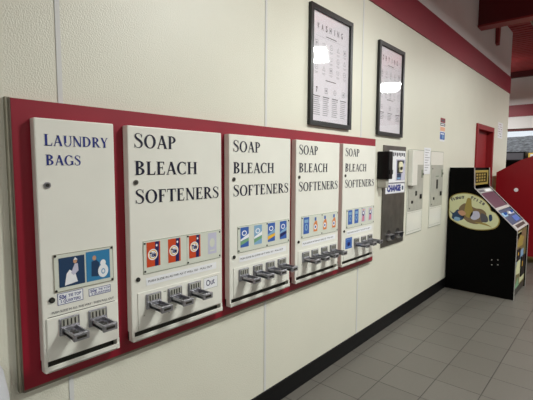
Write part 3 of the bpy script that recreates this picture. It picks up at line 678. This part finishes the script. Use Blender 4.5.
ap(so([(.19, 1.12), (.21, 1.20), (.25, 1.19), (.26, 1.12), (.28, 1.02), (.24, .95), (.18, 1.0)]), 'gold', .0032)
ap(so([(.27, 1.03), (.34, 1.04), (.36, .97), (.30, .93), (.25, .96)]), 'lilac', .0032)
ap(so([(.37, 1.02), (.44, .99), (.45, .92), (.38, .92)]), 'ink', .0032)
ap(so([(.46, 1.0), (.49, 1.01), (.50, .95), (.47, .93)]), 'slate', .0032)
ap(so([(.10, 1.02), (.16, 1.04), (.20, 1.0), (.15, .97)]), 'skin', .0036)
ap(so([(.30, .90), (.45, .87), (.50, .855), (.42, .90)]), 'gold', .0028)
def arc_text(txt, xa, xb, h_):
    f = lambda x: 1.265-((x-.185)/.40)**2*.26-.072
    n = len(txt)
    for a, ch in enumerate(txt):
        x = xa+(xb-xa)*a/(n-1); sl = math.atan((f(x+.01)-f(x-.01))/.02)
        if ch == "'": wd = .006
        else: wd = .014 if ch in 'iI' else .026
        hh = h_*(1.25 if ch.isupper() else .95); base = f(x)
        text(art, ch, -.0034, X(x+.03), base if ch != "'" else base, hh, wd, 'ink', .03, rot=sl, plane='y')
arc_text("Fishin'", .025, .165, .036); arc_text("Prize", .245, .375, .036)
sub(t, 'side_art', art, 'cream oval side decal', recalc=False)
for x, z in ((.547, .455), (.612, .465), (.55, .395), (.615, .405)): sub(t, 'side_bolt', MB().cyl((X(x), -.003, z), 'y', .007, .004, 'silver', 10))

# ------------------------------------------------------------------ RED CABINET BEYOND
t = thing('red_game_cabinet', 'large glossy red slope-topped cabinet beyond the black arcade machine', 'arcade machine', (.08, 7.80, 0))
out = [(0, .12), (1.75, .12), (1.75, 2.02), (1.2, 2.06), (.35, 1.71), (0, 1.50)]
f = MB(); f.prism(out, 'y', 0, .75, 'redcab'); sub(t, 'cabinet_body', f)
for x in (.08, 1.67):
    for y in (.08, .67): f = MB(); f.cyl((x, y, .012), 'z', .02, .11, 'steeldark', 10); f.cyl((x, y, 0), 'z', .032, .014, 'blackp', 12); sub(t, 'foot', f)
f = MB(); f.cyl((.305, -.004, 1.212), 'y', .032, .004, 'white', 14); sub(t, 'white_sticker', f, 'small white sticker')
# dark and yellow machines in front of the far window
def far_machine(x0, x1, y0, top, label, face, trim_):
    t = thing('far_game_machine', label, 'arcade machine', (x0, y0, 0), 'machines by the far window')
    w_ = x1-x0; f = MB(); f.prism([(0, 0), (.60, 0), (.60, .9), (.45, 1.1), (.35, top-.2), (.50, top-.05), (.45, top), (0, top)], 'x', 0, .03, face)
    f = MB(); n = [(.7, 0), (0, 0), (0, .95), (.18, 1.05), (.30, top-.35), (.12, top-.22), (.14, top), (.7, top)]
    f.prism([(a, b_) for a, b_ in n], 'x', 0, w_, face); sub(t, 'cabinet_body', f)
    f = MB(); f.box(.04, w_-.04, .115, .135, top-.19, top-.03, trim_); sub(t, 'marquee', f)
far_machine(-.62, -.06, 11.3, 1.96, 'black game machine standing in front of the far window', 'blackp', 'ink')
far_machine(.0, .62, 11.3, 1.93, 'yellow topped game machine by the far window, mostly behind the red cabinet', 'yellowp', 'white')

# ------------------------------------------------------------------ PALE BIN at the lower left
t = thing('round_bin', 'tall pale rounded plastic bin at the lower left corner beside the red board', 'bin', (.225, .200, 0))
n = 40
def lathe(mb, prof, k, a0=0, a1=2*math.pi):
    m = n if a1-a0 > 6.2 else n+1
    vs_ = [(r_*math.cos(a0+(a1-a0)*a/n), r_*math.sin(a0+(a1-a0)*a/n), z) for r_, z in prof for a in range(m)]
    fs = [(j*m+a, j*m+(a+1) % m, (j+1)*m+(a+1) % m, (j+1)*m+a) for j in range(len(prof)-1) for a in range(n)]
    mb.add(vs_, fs, k)
f = MB(); lathe(f, [(.001, 0), (.15, 0), (.180, .55), (.182, .62)], 'bin'); sub(t, 'bin_body', f, smooth=True)
f = MB(); lathe(f, [(.186, .60), (.190, .62), (.190, .64), (.184, .65)], 'bindark'); sub(t, 'rim_band', f, 'dark rim band', smooth=True)
f = MB(); lathe(f, [(.185, .65), (.188, .78), (.184, .88), (.172, .96), (.145, 1.03), (.09, 1.08), (.001, 1.10)], 'bin'); l_ = sub(t, 'dome_lid', f, smooth=True)
f = MB(); lathe(f, [(.186, .67), (.192, .675), (.194, .78), (.190, .86), (.180, .88)], 'bindark', -.8, 1.2); sub(l_, 'flap', f, 'dark blue grey flap', smooth=True)
